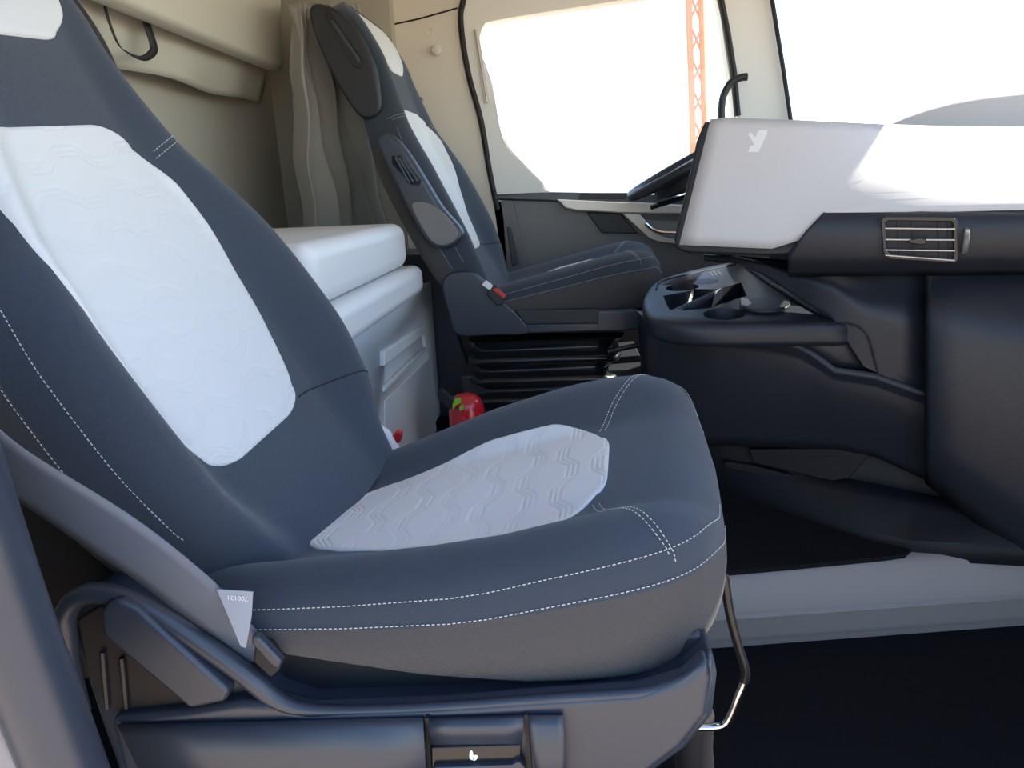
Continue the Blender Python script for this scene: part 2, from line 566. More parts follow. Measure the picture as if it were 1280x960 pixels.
class Seat:
    """cushion and backrest surfaces of a cab seat; O = middle of the crease"""
    NB = 5.6
    CR = [(-.15, -.04), (0, -.020), (.1, .002), (.185, .023), (.265, .040), (.35, .053), (.45, .060), (.56, .062)]

    def __init__(s, O, recline, sx=0, sz=0, yo=0):
        s.yo = yo
        s.sx, s.sz = sx, sz               # the seat sits a little turned and tilted on its mount
        s.O = Vector(O)
        s.a = radians(recline)
        s.up = Vector((-sin(s.a), 0, cos(s.a)))
        s.fw = Vector((cos(s.a), 0, sin(s.a)))
        s.xc, s.A, s.B = .20, .318, .262           # cushion centre ahead of the crease, half length, half width

    # cushion: local x from the crease, y across
    def rnorm(s, x, y):
        xx = x - s.xc
        k = 1 - (y / s.B) ** 2
        if xx > 0:
            xx = xx / (1 + .08 * max(k, 0))
        return (abs(xx / s.A) ** s.NB + abs(y / s.B) ** s.NB) ** (1 / s.NB)

    def cz(s, x, y, r=None):
        if r is None:
            r = s.rnorm(x, y)
        zc = -.048 + .18 * (x - .035)
        zc = zc - .25 * max(0, x - .40) ** 1 * .4
        crest = lerp(s.CR, x) - zc
        b = crest * sm(.42, .80, abs(y) / s.B)
        fr_ = .024 * sm(.22, .52, x)
        t = min(1, max(0, (r - .80) / .20))
        drop = .044 * (1 - sqrt(max(0, 1 - t * t)))
        return zc + b + fr_ - drop

    def tr(s, x, y, z):
        return s.O + Vector((x + s.sx * y, y, z + s.roll(x) * y))

    def roll(s, x):
        return s.sz * (-.8 + 1.8 * sm(-.08, .30, x))

    def cpt(s, x, y, dz=0):
        return s.tr(x, y, s.cz(x, y) + dz)

    def edge(s, ph):
        c_, s_ = cos(ph), sin(ph)
        e = 2 / s.NB
        x = s.A * abs(c_) ** e * (1 if c_ > 0 else -1)
        y = s.B * abs(s_) ** e * (1 if s_ > 0 else -1)
        if x > 0:
            x *= 1 + .08 * max(0, 1 - (y / s.B) ** 2)
        return x + s.xc, y

    def cside(s, ph, k):
        """k = 0 at the top rim .. 1 at the bottom edge"""
        x, y = s.edge(ph)
        z0 = s.cz(x, y, 1.0)
        z1 = -.098
        bul = 1 + .018 * sin(pi * min(1, k * 1.15)) - .045 * max(0, (k - .75) / .25) ** 2
        return s.tr((x - s.xc) * bul + s.xc, y * bul, z0 + (z1 - z0) * k)

    def cushion_mesh(s):
        N = 96
        rs = [.001, .12, .25, .38, .5, .6, .68, .75, .80, .84, .88, .91, .94, .96, .98, .993, 1.0]
        rows = []
        for r in rs:
            row = []
            for i in range(N):
                x, y = s.edge(2 * pi * i / N)
                x, y = (x - s.xc) * r + s.xc, y * r
                row.append(s.tr(x, y, s.cz(x, y, r)))
            rows.append(row)
        for k in (.06, .14, .25, .4, .55, .7, .82, .92, 1):
            rows.append([s.cside(2 * pi * i / N, k) for i in range(N)])
        rows.append([s.tr((s.edge(2 * pi * i / N)[0] - s.xc) * .5 + s.xc, s.edge(2 * pi * i / N)[1] * .5, -.09) for i in range(N)])
        return MB().grid(rows, True, True)

    # backrest
    WT = [(-.06, .20), (0, .220), (.05, .246), (.1, .268), (.2, .281), (.3, .277), (.38, .264), (.44, .247), (.52, .207), (.58, .180), (.64, .160), (.70, .150), (.80, .146), (.87, .137), (.91, .115), (.935, .08), (.95, .03)]
    NT = [(-.06, -.01), (0, -.015), (.1, -.028), (.3, -.026), (.5, -.018), (.6, .0), (.68, .016), (.75, .026), (.85, .020), (.95, -.02)]
    BT = [(-.06, .01), (0, .020), (.08, .050), (.2, .062), (.36, .058), (.46, .045), (.55, .030), (.62, .022), (.7, .014), (.95, .01)]
    DT = [(-.06, -.10), (.1, -.125), (.4, -.125), (.6, -.105), (.75, -.09), (.9, -.08), (.95, -.06)]

    def bn(s, sv, wv):
        W = lerp(s.WT, sv)
        q = min(1, abs(wv) / W)
        nc, bo = lerp(s.NT, sv), lerp(s.BT, sv)
        t = max(0, (q - .80) / .20)
        return nc + bo * sm(.54, .88, q) - (bo + .022) * (1 - sqrt(max(0, 1 - t * t)))

    def P(s, sv, wv, n):
        return s.O + s.up * sv + s.fw * n + Vector((s.sx * wv, wv + s.yo, s.sz * wv))

    def bpt(s, sv, wv, dn=0):
        return s.P(sv, wv, s.bn(sv, wv) + dn)

    def bside(s, sv, sign, k):
        W = lerp(s.WT, sv)
        n0, n1 = s.bn(sv, W), lerp(s.DT, sv)
        return s.P(sv, sign * W * (1 + .012 * sin(pi * k) - .05 * k ** 3), n0 + (n1 - n0) * k)

    def backrest_mesh(s):
        qs = [0, .12, .25, .36, .44, .5, .56, .62, .68, .74, .79, .84, .88, .92, .95, .975, .99, 1.0]
        ks = [.1, .25, .45, .65, .82, .93, 1.0]
        rows = []
        svs = [-.06 + i * .0225 for i in range(41)] + [.87, .885, .90, .913, .925, .935, .943, .948, .95]
        for sv in svs:
            W = lerp(s.WT, sv)
            row = []
            d1 = lerp(s.DT, sv)
            half = []
            for q in qs:
                half.append((W * q, s.bn(sv, W * q)))
            n0 = half[-1][1]
            for k in ks:
                half.append((W * (1 + .012 * sin(pi * k) - .05 * k ** 3), n0 + (d1 - n0) * k))
            for q in (.85, .6, .3):
                half.append((W * .95 * q, d1 - .012 * (1 - q * q)))
            for a, b in half:
                row.append(s.P(sv, a, b))
            row.append(s.P(sv, 0, d1 - .013))
            for a, b in reversed(half[1:]):
                row.append(s.P(sv, -a, b))
            rows.append(row)
        return MB().grid(rows, True, True)


def patch(fn, half, n_long, n_wide, quilted, q_axis, lift, crown=0):
    """closed patch over a surface: half = (long, half width) table; fn(l, w, lift)"""
    l0, l1 = half[0][0], half[-1][0]
    rows = []
    for i in range(n_long + 1):
        t = i / n_long
        # finer near the ends so that the outline is round
        tt = .5 - .5 * cos(pi * t)
        l = l0 + (l1 - l0) * (t * .4 + tt * .6)
        hw = max(.0005, wid(half, l))
        row = []
        for j in range(n_wide + 1):
            v = j / n_wide * 2 - 1
            w_ = hw * v
            ed = min(1, (1 - abs(v)) * hw / .006, (l - l0) / .006, (l1 - l) / .006)
            h = lift * sqrt(max(0, ed)) - (0 if ed > .2 else .003 * (1 - ed / .2))
            if quilted:
                h -= quilt(l, w_) * min(1, ed)
            row.append(fn(l, w_, h))
        rows.append(row)
    return MB().grid(rows)


def wid(tab, x):
    """half width through table points with rounded ends"""
    a, b = tab[0], tab[-1]
    for (p, q), (r, t) in zip(tab, tab[1:]):
        if x <= r:
            k = (x - p) / (r - p)
            if (p, q) == a:
                return q + (t - q) * sqrt(max(0, 1 - (1 - k) ** 2))
            if (r, t) == b:
                return t + (q - t) * sqrt(max(0, 1 - k ** 2))
            return lerp(tab, x)
    return b[1]


def warm_lit_sides(o, test):  # side faces get the fabric copy with ground bounce in its colour
    o.data.materials.append(FAB_WARM)
    for p in o.data.polygons:
        if test(p.center):
            p.material_index = 1


def stitches(path, r=.0006, step=.0056, length=.0038):
    """short raised stitches along a dense path"""
    mb = MB()
    path = [Vector(p) for p in path]
    acc = 0
    nxt = 0
    for a, b in zip(path, path[1:]):
        L = (b - a).length
        while nxt < acc + L:
            t = (nxt - acc) / L
            p = a.lerp(b, t)
            d = (b - a).normalized()
            q = p + d * length
            n = d.orthogonal().normalized() * r
            m = d.cross(n)
            vs = [p, q]
            ring = [p.lerp(q, k) + o_ for k in (.15, .85) for o_ in (n, m, -n, -m)]
            mb.add([p] + ring + [q], [(0, 1, 2), (0, 2, 3), (0, 3, 4), (0, 4, 1)] + [(1 + i, 5 + i, 5 + (i + 1) % 4, 1 + (i + 1) % 4) for i in range(4)] + [(9, 6, 5), (9, 7, 6), (9, 8, 7), (9, 5, 8)])
            nxt += step
        acc += L
    return mb


CUSH_INS = [(-.022, .03), (-.008, .068), (.03, .102), (.12, .130), (.22, .152), (.30, .150), (.35, .128), (.385, .08), (.398, .03)]
BACK_INS = [(.108, .05), (.14, .124), (.20, .152), (.30, .178), (.40, .188), (.48, .176), (.55, .130), (.588, .05)]
HEAD_INS = [(.700, .03), (.71, .065), (.74, .098), (.80, .112), (.86, .10), (.90, .06), (.915, .02)]


def make_seat(label, O, recline, sx, sz, yo, inner, group):
    s = Seat(O, recline, sx, sz, yo)
    root = thing('cab_seat', label, 'seat', (O[0] + .2, O[1], .2 if O[1] > 2 else 0), group)
    cu = obj('cushion', s.cushion_mesh(), FAB, root, angle=80)
    ba = obj('backrest', s.backrest_mesh(), FAB, root, angle=80)

    def c_side(c):
        y = c.y - s.O.y
        x = c.x - s.O.x - s.sx * y
        z = c.z - s.O.z - s.roll(x) * y
        zt = s.cz(x, y, 1.0)
        return s.rnorm(x, y) > .955 and z < zt - .11 * (zt + .098)

    def b_side(c):
        wv = c.y - s.O.y - s.yo
        d = c - s.O - Vector((s.sx * wv, 0, s.sz * wv))
        d.y = 0
        sv, n = d.dot(s.up), d.dot(s.fw)
        W = lerp(s.WT, sv)
        nb = s.bn(sv, W)
        return sv < .50 and abs(wv) > W * .9 and n < nb - .12 * (nb - lerp(s.DT, sv))
    warm_lit_sides(cu, c_side)
    warm_lit_sides(ba, b_side)
    obj('cushion_insert', patch(lambda l, w_, h: s.cpt(l, w_, h), CUSH_INS, 190, 150, True, 0, .004), INS, root, label='light grey quilted cushion insert', angle=80)
    obj('backrest_insert', patch(lambda l, w_, h: s.bpt(l, w_ - .9 * yo, h), BACK_INS, 230, 150, True, 0, .004), INS, root, label='light grey quilted backrest insert', angle=80)
    obj('headrest_insert', patch(lambda l, w_, h: s.bpt(l, w_, h), HEAD_INS, 60, 50, False, 0, .006), INS, root, label='light grey headrest patch', angle=80)
    # sides below the seam: same fabric, warm ground light put in its colour
    st = MB()
    phs = [2 * pi * i / 400 for i in range(401)]
    vis = [p for p in phs if not (radians(120) < p < radians(240))]
    for k, up_ in ((-1, 0), (.10, 1)):
        for sgn in (1, -1):
            pts = []
            for i in range(160):
                ph = sgn * radians(4 + 150 * i / 159)
                if k < 0:
                    x, y = s.edge(ph)
                    x, y = (x - s.xc) * .988 + s.xc, y * .988
                    pts.append(s.cpt(x, y, .0020))
                else:
                    p = s.cside(ph, k)
                    c = s.O + Vector((s.xc, 0, 0))
                    v = (p - c)
                    v.z = 0
                    pts.append(p + v.normalized() * .0012)
            m = stitches(pts)
            st.add(m.v, m.f)
    # front panel seams
    for sgn in (1, -1):
        for off in (-.004, .004):
            cp = spline([(.385 + off, sgn * .105, 0), (.40 + off, sgn * .15, 0), (.425 + off, sgn * .19, 0), (.455 + off, sgn * .228, 0), (.470 + off, sgn * .240, 0)], 12)
            m = stitches([s.cpt(p.x, p.y, .001) for p in cp])
            st.add(m.v, m.f)
    # backrest seams
    for sgn in (1, -1):
        for kk in (0, 1):
            pts = []
            for i in range(140):
                sv = .085 + .435 * i / 139
                if kk == 0:
                    W = lerp(s.WT, sv)
                    pts.append(s.bpt(sv, sgn * W * .985, .001))
                else:
                    pts.append(s.bside(sv, sgn, .13) + Vector((0, sgn * .0012, 0)))
            m = stitches(pts)
            st.add(m.v, m.f)
        for ds in (-.005, .005):
            m = stitches([s.bpt(.535 + ds + .02 * t, sgn * (.13 + (lerp(s.WT, .54) * .97 - .13) * t), .0012) for t in [i / 20 for i in range(21)]], step=.0056)
            st.add(m.v, m.f)
    stuff(obj('stitching', st, THR, root, smooth=False, recalc=False, label='pale double rows of stitching'))
    # lower backrest seam and crease seam, dark piping
    for sgn in (1,):
        sm_ = MB().tube([s.bpt(.12 - .05 * t * t, sgn * (.09 + (.245 - .09) * t), .0003) for t in [i / 16 for i in range(17)]], .0016, 5)
        obj('piping', sm_, SEAM, root)
    # headrest side shells, inner side with a belt slot
    for sgn in (1, -1):
        prof = [(.93, -.075), (.90, -.02), (.82, .012), (.72, .012), (.63, -.015), (.585, -.045), (.60, -.10), (.70, -.115), (.85, -.105)]
        sp = spline([s.P(a, 0, b) for a, b in prof], 4, True)
        wv = [sgn * (lerp(s.WT, (p - s.O).dot(s.up)) + .001) for p in sp]
        yb = sgn * (.172 if sgn == inner else .148)
        mb = MB()
        sv_ = lambda w_: Vector((s.sx * w_, w_, s.sz * w_))
        a = [p + sv_(sgn * .105) for p in sp]
        b = [p + sv_(yb + sgn * .016) for p in sp]
        n = len(sp)
        mb.add(a + b, [tuple(range(n)), tuple(range(2 * n - 1, n - 1, -1))] + [(i, i + n, (i + 1) % n + n, (i + 1) % n) for i in range(n)])
        sh = obj('headrest_shell', mb, PLB, root, bevel=.012, label='dark plastic shell on the side of the headrest')
        slot = [s.P(a_, yb + sgn * .0165, b_) for a_, b_ in ((.885, -.048), (.895, -.030), (.73, -.012), (.715, -.030), (.73, -.045))]
        obj('belt_slot', MB().prism(slot, (0, sgn * .004, 0)), GLB, sh, bevel=.003)
        bar = [s.P(a_, yb + sgn * .018, b_) for a_, b_ in ((.865, -.030), (.735, -.016), (.730, -.026), (.865, -.042))]
        obj('slot_lever', MB().prism(bar, (0, sgn * .007, 0)), PLA, sh, bevel=.003)
    return s, root


near, NEAR = make_seat('large dark fabric passenger seat with pale quilted inserts nearest the viewer', (-.345, .895, .605), 31, .09, .10, .034, 1, 'cab seats with pale inserts')
far, FAR = make_seat('smaller looking driver seat with folded armrest standing by the far door', (-.232, 2.36, .732), 26, .07, .0, 0, -1, 'cab seats with pale inserts')

# ---- near seat: plastic base, lever, switch, belt, buckle
YB = .60
base = [(84, 790), (90, 755), (120, 741), (165, 750), (220, 782), (300, 838), (345, 875), (385, 888), (550, 884), (700, 873), (800, 866), (860, 848), (893, 818), (899, 850), (893, 900), (860, 940), (790, 990), (700, 1040), (170, 1040), (120, 900)]
obj('base_shell', MB().prism(ats(base, Y=YB + .025), (0, .545, 0)), PLA, NEAR, bevel=.014, seg=4)
obj('seat_pan', MB().prism([(-.36, .66, .40), (.10, .66, .40), (.14, .66, .47), (.14, .66, .535), (-.36, .66, .535)], (0, .47, 0)), PLB, NEAR, bevel=.01)
obj('seat_pedestal', MB().box((-.34, .70, 0), (.08, 1.10, .42)), PLB, NEAR, bevel=.02)
lowr = [(236, 890), (300, 880), (345, 882), (385, 893), (550, 887), (700, 876), (800, 869), (855, 852), (885, 825), (891, 850), (886, 895), (855, 935), (790, 985), (700, 1035), (170, 1035), (135, 900)]
obj('side_fascia', MB().prism(ats(lowr, Y=YB + .004), (0, .03, 0)), PLA, NEAR, bevel=.010, seg=4)
rim = spline([at(x, y, Y=YB + .012) for x, y in ((100, 890), (88, 840), (82, 790), (82, 768), (96, 748), (122, 741), (165, 750), (220, 782), (300, 838), (345, 874), (385, 887), (460, 888), (550, 884), (700, 873), (800, 866), (850, 852), (880, 832))], 6)
obj('cover_rim', MB().tube(rim, [.0115 if i < 50 else max(.006, .0115 - (i - 50) * .0004) for i in range(len(rim))], 12), PLA, NEAR)
obj('recess', MB().prism(ats([(95, 775), (125, 757), (170, 765), (290, 868), (240, 892), (140, 892), (110, 850)], Y=YB + .020), (0, .01, 0)), RUB, NEAR, bevel=.003)
for x in (128, 152):
    obj('recess_rib', MB().tube([at(x, 815 + (x - 128) * .3, Y=YB + .016), at(x + 6, 885, Y=YB + .016)], .003, 6), PLB, NEAR)
lv = [(125, 767), (132, 755), (146, 750), (170, 762), (286, 866), (281, 879), (236, 888), (219, 873), (127, 796)]
obj('recline_lever', MB().prism(ats(lv, Y=YB - .006), (0, .022, 0)), PLA, NEAR, bevel=.006, label='large blue-grey recline lever')


def bowed(xl0, xl1, xr0, xr1, y0, y1, yb, bow, n=9):
    rows = []
    for i in range(n):
        t = i / (n - 1)
        xa, xb = xl0 + (xl1 - xl0) * t, xr0 + (xr1 - xr0) * t
        dy = yb - bow * sin(pi * (.08 + .84 * t))
        rows.append([at(xa + (xb - xa) * k, y0(xa + (xb - xa) * k) * (1 - t) + y1 * t, Y=dy) for k in (0, .25, .5, .75, 1)])
    return MB().grid(rows)


top = lambda x: 906 - (x - 150) * .0235
obj('lower_panel', bowed(150, 205, 530, 536, top, 1010, YB + .010, .024), PLA, NEAR, solid=.006, angle=60)
obj('end_panel', bowed(660, 675, 704, 709, lambda x: 893, 1000, YB + .008, .018), PLA, NEAR, solid=.006, angle=60)
sw = obj('heater_switch', bowed(536, 537, 655, 652, lambda x: 897 - (x - 536) * .03, 934, YB + .004, .014), PLA, NEAR, solid=.006, angle=60, label='seat heater rocker switch')
obj('switch_face', MB().prism(ats([(538, 935), (652, 931), (650, 955), (640, 958), (539, 962)], Y=YB - .004), (0, .012, 0)), GLB, sw, bevel=.002)
obj('switch_foot', MB().prism(ats([(541, 960), (640, 957), (648, 952), (656, 960), (660, 1010), (541, 1010)], Y=YB - .010), (0, .012, 0)), PLA, sw, bevel=.002)
ic = MB()
ic.prism(spline(ats([(587, 948), (587, 941), (589, 938), (591, 941), (592, 949), (590, 950)], Y=YB - .0048), 3, True), (0, .001, 0))
ic.prism(spline(ats([(591, 948), (593, 944), (597, 945), (596, 949), (592, 951)], Y=YB - .0048), 3, True), (0, .001, 0))
obj('switch_icon', ic, WHT, sw, label='small white seat heater symbol')
for xa, xb in ((532, 536), (656, 662)):
    obj('switch_gap', MB().prism(ats([(xa - 1, 898 - (xa - 532) * .03), (xa + 4, 898 - (xa - 532) * .03), (xb + 6, 1010), (xb, 1010)], Y=YB - .0015), (0, .01, 0)), RUB, NEAR)

obj('recliner_bracket', MB().prism(ats([(-80, 520), (40, 600), (200, 700), (330, 800), (330, 850), (70, 850), (-20, 700)], Y=.69), (0, .05, 0)), RUB, NEAR, bevel=.004)
# belt webbing: an untwisted ribbon from the pillar down to its anchor
bc = [((-160, 445), .47), ((-60, 525), .50), ((20, 588), .53), ((100, 640), .56), ((185, 698), .585), ((250, 750), .605), ((300, 797), .622), ((322, 822), .626)]
ctr = spline([at(a[0], a[1], Y=yy) for a, yy in bc], 6)
rows = []
for i, p in enumerate(ctr):
    t = (ctr[min(i + 1, len(ctr) - 1)] - ctr[max(i - 1, 0)]).normalized()
    vd = (p - EYE).normalized()
    n = t.cross(Vector((-.15, -.95, .25))).normalized()
    k = max(0, (i - len(ctr) + 14) / 14)
    hw = .030 * (1 - .5 * k)
    rows.append([p + n * (hw * q) + Vector((0, -.002 * (1 - q * q), 0)) for q in (-1, -.6, -.2, .2, .6, 1)])
obj('seat_belt', MB().grid(rows), BELTM, NEAR, solid=.0015, angle=60, label='satin blue-grey seat belt webbing across the seat side')
tg = obj('belt_tag', MB().prism(ats([(271, 737), (316, 740), (314, 772), (307, 810), (301, 808)], Y=.598), (0, .0012, 0)), PAPER, NEAR, label='small printed care tag on the belt')


def text(body, size, P, xdir, ydir, m, name, parent, label=None):
    cu = bpy.data.curves.new(name, 'FONT')
    cu.body = body
    cu.size = size
    cu.extrude = .0002
    t = bpy.data.objects.new(name, cu)
    COL.objects.link(t)
    x = Vector(xdir).normalized()
    y = Vector(ydir)
    y = (y - x * y.dot(x)).normalized()
    z = x.cross(y)
    mw = Matrix((x, y, z)).transposed().to_4x4()
    mw.translation = P
    dg = bpy.context.evaluated_depsgraph_get()
    me = bpy.data.meshes.new_from_object(t.evaluated_get(dg))
    bpy.data.objects.remove(t)
    me.transform(mw)
    me.materials.append(m)
    o_ = bpy.data.objects.new(name, me)
    COL.objects.link(o_)
    o_.parent = parent
    o_.matrix_parent_inverse = parent.matrix_world.inverted()
    if label:
        o_['label'] = label
    return o_


a_, b_ = at(310, 746, Y=.5972), at(283, 744, Y=.5972)
text('700121', .0075, a_, b_ - a_, at(310, 760, Y=.597) - a_, WHT, 'tag_print', tg, 'pale printed number, upside down')
obj('anchor_slot', MB().prism(ats([(318, 806), (335, 812), (350, 838), (338, 848), (316, 828)], Y=.612), (0, .03, 0)), RUB, NEAR, bevel=.003)
obj('anchor_lever', MB().prism(ats([(314, 795), (322, 797), (352, 828), (348, 838), (338, 832), (314, 806)], Y=.606), (0, .012, 0)), PLA, NEAR, bevel=.003)
# buckle on the inner side
bk = obj('buckle_stalk', MB().tube([at(455, 522, Y=1.22), at(484, 543, Y=1.22), at(500, 570, Y=1.22)], .015, 8, flat=.5), MATT, NEAR, label='pale buckle stalk beside the backrest')
obj('buckle', MB().prism(ats([(454, 524), (461, 526), (465, 545), (458, 550), (450, 545)], Y=1.20), (0, .03, 0)), PLB, NEAR, bevel=.004)
obj('buckle_button', MB().prism(ats([(488, 548), (493, 541), (501, 540), (501, 552), (492, 558)], Y=1.22), (0, .02, 0)), REDB, bk, bevel=.004, label='red release button')
# front slide bar
sb = spline([at(x, y, Y=.80) for x, y in ((905, 720), (912, 765), (922, 805), (931, 835), (930, 852), (922, 872), (914, 893), (906, 905), (890, 909), (860, 909))], 4)
k = int(len(sb) * .44)
obj('slide_bar', MB().tube(sb[:k + 1], .0062, 10), GLB, NEAR, label='black slide bar in front of the seat')
obj('bar_end', MB().tube(sb[k:], .0050, 10), CHROME, NEAR, label='bare metal end of the slide bar')
gt = [at(x, y, Y=.85) for x, y in ((868, 890), (866, 930), (872, 1010))]
obj('gaiter', MB().tube(gt, .028, 14), RUB, NEAR)

# ---- far seat: recliner cover, base, bellows, armrest, buckle
YF = 2.085
obj('recliner_cover', MB().prism(spline(ats([(553, 362), (556, 347), (570, 340), (590, 341), (602, 350), (628, 376), (652, 398), (660, 417), (620, 419), (573, 419), (562, 395)], Y=YF), 3, True), (0, .05, 0)), PLA, FAR, bevel=.012)
obj('base_shell', MB().prism(ats([(568, 393), (652, 393), (660, 387), (795, 386), (812, 398), (806, 412), (780, 416), (573, 419)], Y=YF + .008), (0, .54, 0)), PLA, FAR, bevel=.012)
obj('base_panel', MB().prism(ats([(644, 388), (748, 386), (748, 404), (657, 405)], Y=YF - .001), (0, .012, 0)), PLB, FAR, bevel=.002)
obj('base_strip', MB().prism(ats([(657, 406), (748, 404.5), (748, 413), (661, 416)], Y=YF - .003), (0, .012, 0)), PLA, FAR, bevel=.002)
# bellows: a stack of folded rings, z from .52 to .22
bl = []
xa, xb = at(580, 420, Y=2.11).x, at(782, 420, Y=2.11).x
for i in range(43):
    t = i / 42
    z = .555 - t * .335
    wv = .5 + .5 * cos(2 * pi * t * 5)
    ins = .035 * (1 - wv) + .012 * t
    x0, x1, y0, y1 = xa + ins * .6, xb - ins - .03 * t, 2.10 + ins, 2.60 - ins
    r_ = .05
    ring = []
    for cx, cy, a0 in ((x1 - r_, y1 - r_, 0), (x0 + r_, y1 - r_, 90), (x0 + r_, y0 + r_, 180), (x1 - r_, y0 + r_, 270)):
        for k in range(6):
            a = radians(a0 + 18 * k)
            ring.append((cx + r_ * cos(a), cy + r_ * sin(a), z + .004 * sin(9 * cx + a * 3)))
    bl.append(ring)
obj('bellows', MB().grid(bl, True, True), GLB, FAR, angle=80, label='black rubber suspension bellows in folds')
obj('base_plate', MB().prism(ats([(575, 470), (808, 460), (806, 492), (580, 500)], Y=2.14), (0, .42, 0)), PLB, FAR, bevel=.006)
obj('mounting_rail', MB().tube([at(760, 440, Y=2.09), at(785, 434, Y=2.09), at(806, 430, Y=2.09)], .008, 8), PLB, FAR)
arm = obj('armrest', MB().prism(spline(ats([(470, 180), (476, 168), (488, 167), (508, 188), (530, 222), (552, 258), (575, 285), (578, 298), (566, 309), (548, 311), (530, 299), (508, 262), (484, 212)], Y=2.03), 4, True), (0, .055, 0)), PLA, FAR, bevel=.014, seg=4, label='folded armrest on the inner side')
obj('armrest_adjuster', MB().prism(ats([(489, 195), (500, 194), (527, 226), (524, 232), (514, 231), (490, 205)], Y=2.026), (0, .01, 0)), GLB, arm, bevel=.002)
for k in range(3):
    p0, p1 = at(494 + 5 * k, 196 + 2 * k, Y=2.024), at(512 + 5 * k, 229 - 1 * k, Y=2.024)
    obj('adjuster_rib', MB().tube([p0, p1], .0045, 8), PLA, arm)
obj('armrest_pad', MB().prism(spline(ats([(514, 256), (535, 254), (556, 268), (572, 290), (566, 303), (550, 307), (534, 296)], Y=2.026), 4, True), (0, .02, 0)), GREYP, arm, bevel=.006)
bu = obj('buckle', MB().prism(ats([(612, 358), (620, 356), (631, 370), (629, 380), (622, 383), (608, 368)], Y=2.06), (0, .025, 0)), PLB, FAR, bevel=.004)
obj('buckle_button', MB().prism(ats([(615, 362), (621, 360), (632, 370), (630, 374)], Y=2.057), (0, .02, 0)), REDB, bu, bevel=.002, label='red release button')
obj('buckle_latch', MB().prism(ats([(602, 356), (607, 351), (616, 358), (612, 363)], Y=2.057), (0, .02, 0)), MATT, bu, bevel=.002)
obj('side_bracket', MB().prism(ats([(633, 283), (639, 284), (649, 330), (640, 334)], Y=2.63), (0, .02, 0)), PLB, FAR, bevel=.004)
bg_ = obj('belt_guide', MB().prism(ats([(520, 120), (527, 122), (526, 128), (520, 128)], Y=2.50), (0, .03, 0)), PLB, FAR, bevel=.003)

# ------------------------------------------------------------------ dash and console
DA = Vector((.31, 1.66, 0))
DN = Vector((-.36, -.93, 0)).normalized()      # towards the passenger seat


def dp(x, y, d=0, tilt=0):
    n = (DN + Vector((0, 0, tilt))).normalized()
    return on(x, y, DA + Vector((0, 0, .85)) + DN * d, n)


DASH = thing('dashboard', 'dark dashboard with pale grey fascia panel and air vent before the passenger seat', 'dashboard', (.9, 1.5, .2))
# pale panel as a bowed sheet: vertical near the driver, laid back towards the windshield on the right
def fascia():
    rows = []
    tops = [(888, 149), (905, 147), (1000, 150), (1100, 155), (1160, 157), (1220, 158), (1290, 158), (1400, 160), (1560, 170)]
    bots = [(849, 306), (870, 307), (965, 311), (1000, 300), (1027, 270), (1150, 266), (1290, 261), (1400, 258), (1560, 250)]
    cols = []
    for (a, b), (c, d) in zip(tops, bots):
        col_ = []
        for i in range(13):
            t = i / 12
            x, y = a + (c - a) * t, b + (d - b) * t
            lay = sm(1030, 1200, x)
            dep = .018 - .05 * (1 - t) ** 2 - lay * .20 * (1 - t) ** 1.2
            col_.append(dp(x, y, dep))
        cols.append(col_)
    return MB().grid(cols)


obj('fascia_panel', fascia(), DASHL, DASH, solid=.012, angle=70, label='pale grey dash fascia panel')
# black stack housing behind the panel
hs = [dp(x, y, -.012 - .05 * max(0, (310 - y) / 160) ** 2) for x, y in ((881, 150), (888, 153), (900, 154), (960, 230), (1040, 290), (1040, 318), (960, 320), (860, 317), (846, 312), (842, 300), (862, 215), (870, 176))]
obj('stack_housing', MB().prism(hs, (.10, .26, 0)), PLB, DASH, bevel=.008)
# white angular mark set flat on the panel
em = [[(935, 168), (938, 165), (944, 172), (948, 163), (959, 162), (959, 167), (948, 190), (935, 190), (938, 182), (943, 181)]]
for e in em:
    obj('panel_mark', MB().prism([dp(x, y, .019 - .05 * (1 - (y - 149) / 158) ** 2) for x, y in e], DN * -.004), WHT, DASH, label='small white angular mark')
# dark lower fascia with the vent
rows = []
for y, d in ((258, .0), (268, .022), (290, .028), (320, .024), (338, .008), (346, -.03)):
    rows.append([dp(x, y + (x - 1000) * (-.008), d) for x in [max(985, 1031 - (y - 264) * .95) + q for q in (0, 5, 14, 26)] + [1080, 1100, 1160, 1220, 1290, 1400, 1560]])
lf = obj('lower_fascia', MB().grid(rows), DASHD, DASH, solid=.02, angle=60)
obj('passenger_dash', MB().prism([(1.00, 1.30, .48), (1.06, .46, .48), (1.66, .46, .48), (1.66, 1.7, .48), (1.12, 1.62, .48)], (0, 0, .48)), DASHD, DASH, bevel=.05)
obj('dash_sun_block', MB().prism([(.92, 1.54, .45), (1.10, 1.46, .45), (1.30, 1.46, .45), (1.30, 1.75, .45), (.80, 1.75, .45), (.80, 1.60, .45)], (0, 0, .46)), PLB, DASH)  # unseen block added to keep leaking sun off the floor mat
obj('dash_top', MB().prism(spline([dp(x, y, -.42) for x, y in ((1060, 190), (1110, 156), (1190, 128), (1290, 114), (1420, 104), (1560, 104), (1560, 190))], 3), DN * -.3), DASHL, DASH, bevel=.02, label='pale grey hump of the dash top')
obj('dash_body', MB().prism([(.62, 1.80, .72), (1.02, 1.62, .72), (1.55, 1.62, .72), (1.65, 2.6, .72), (.80, 2.7, .72), (.62, 2.2, .72)], (0, 0, .20)), PLB, DASH, bevel=.03)
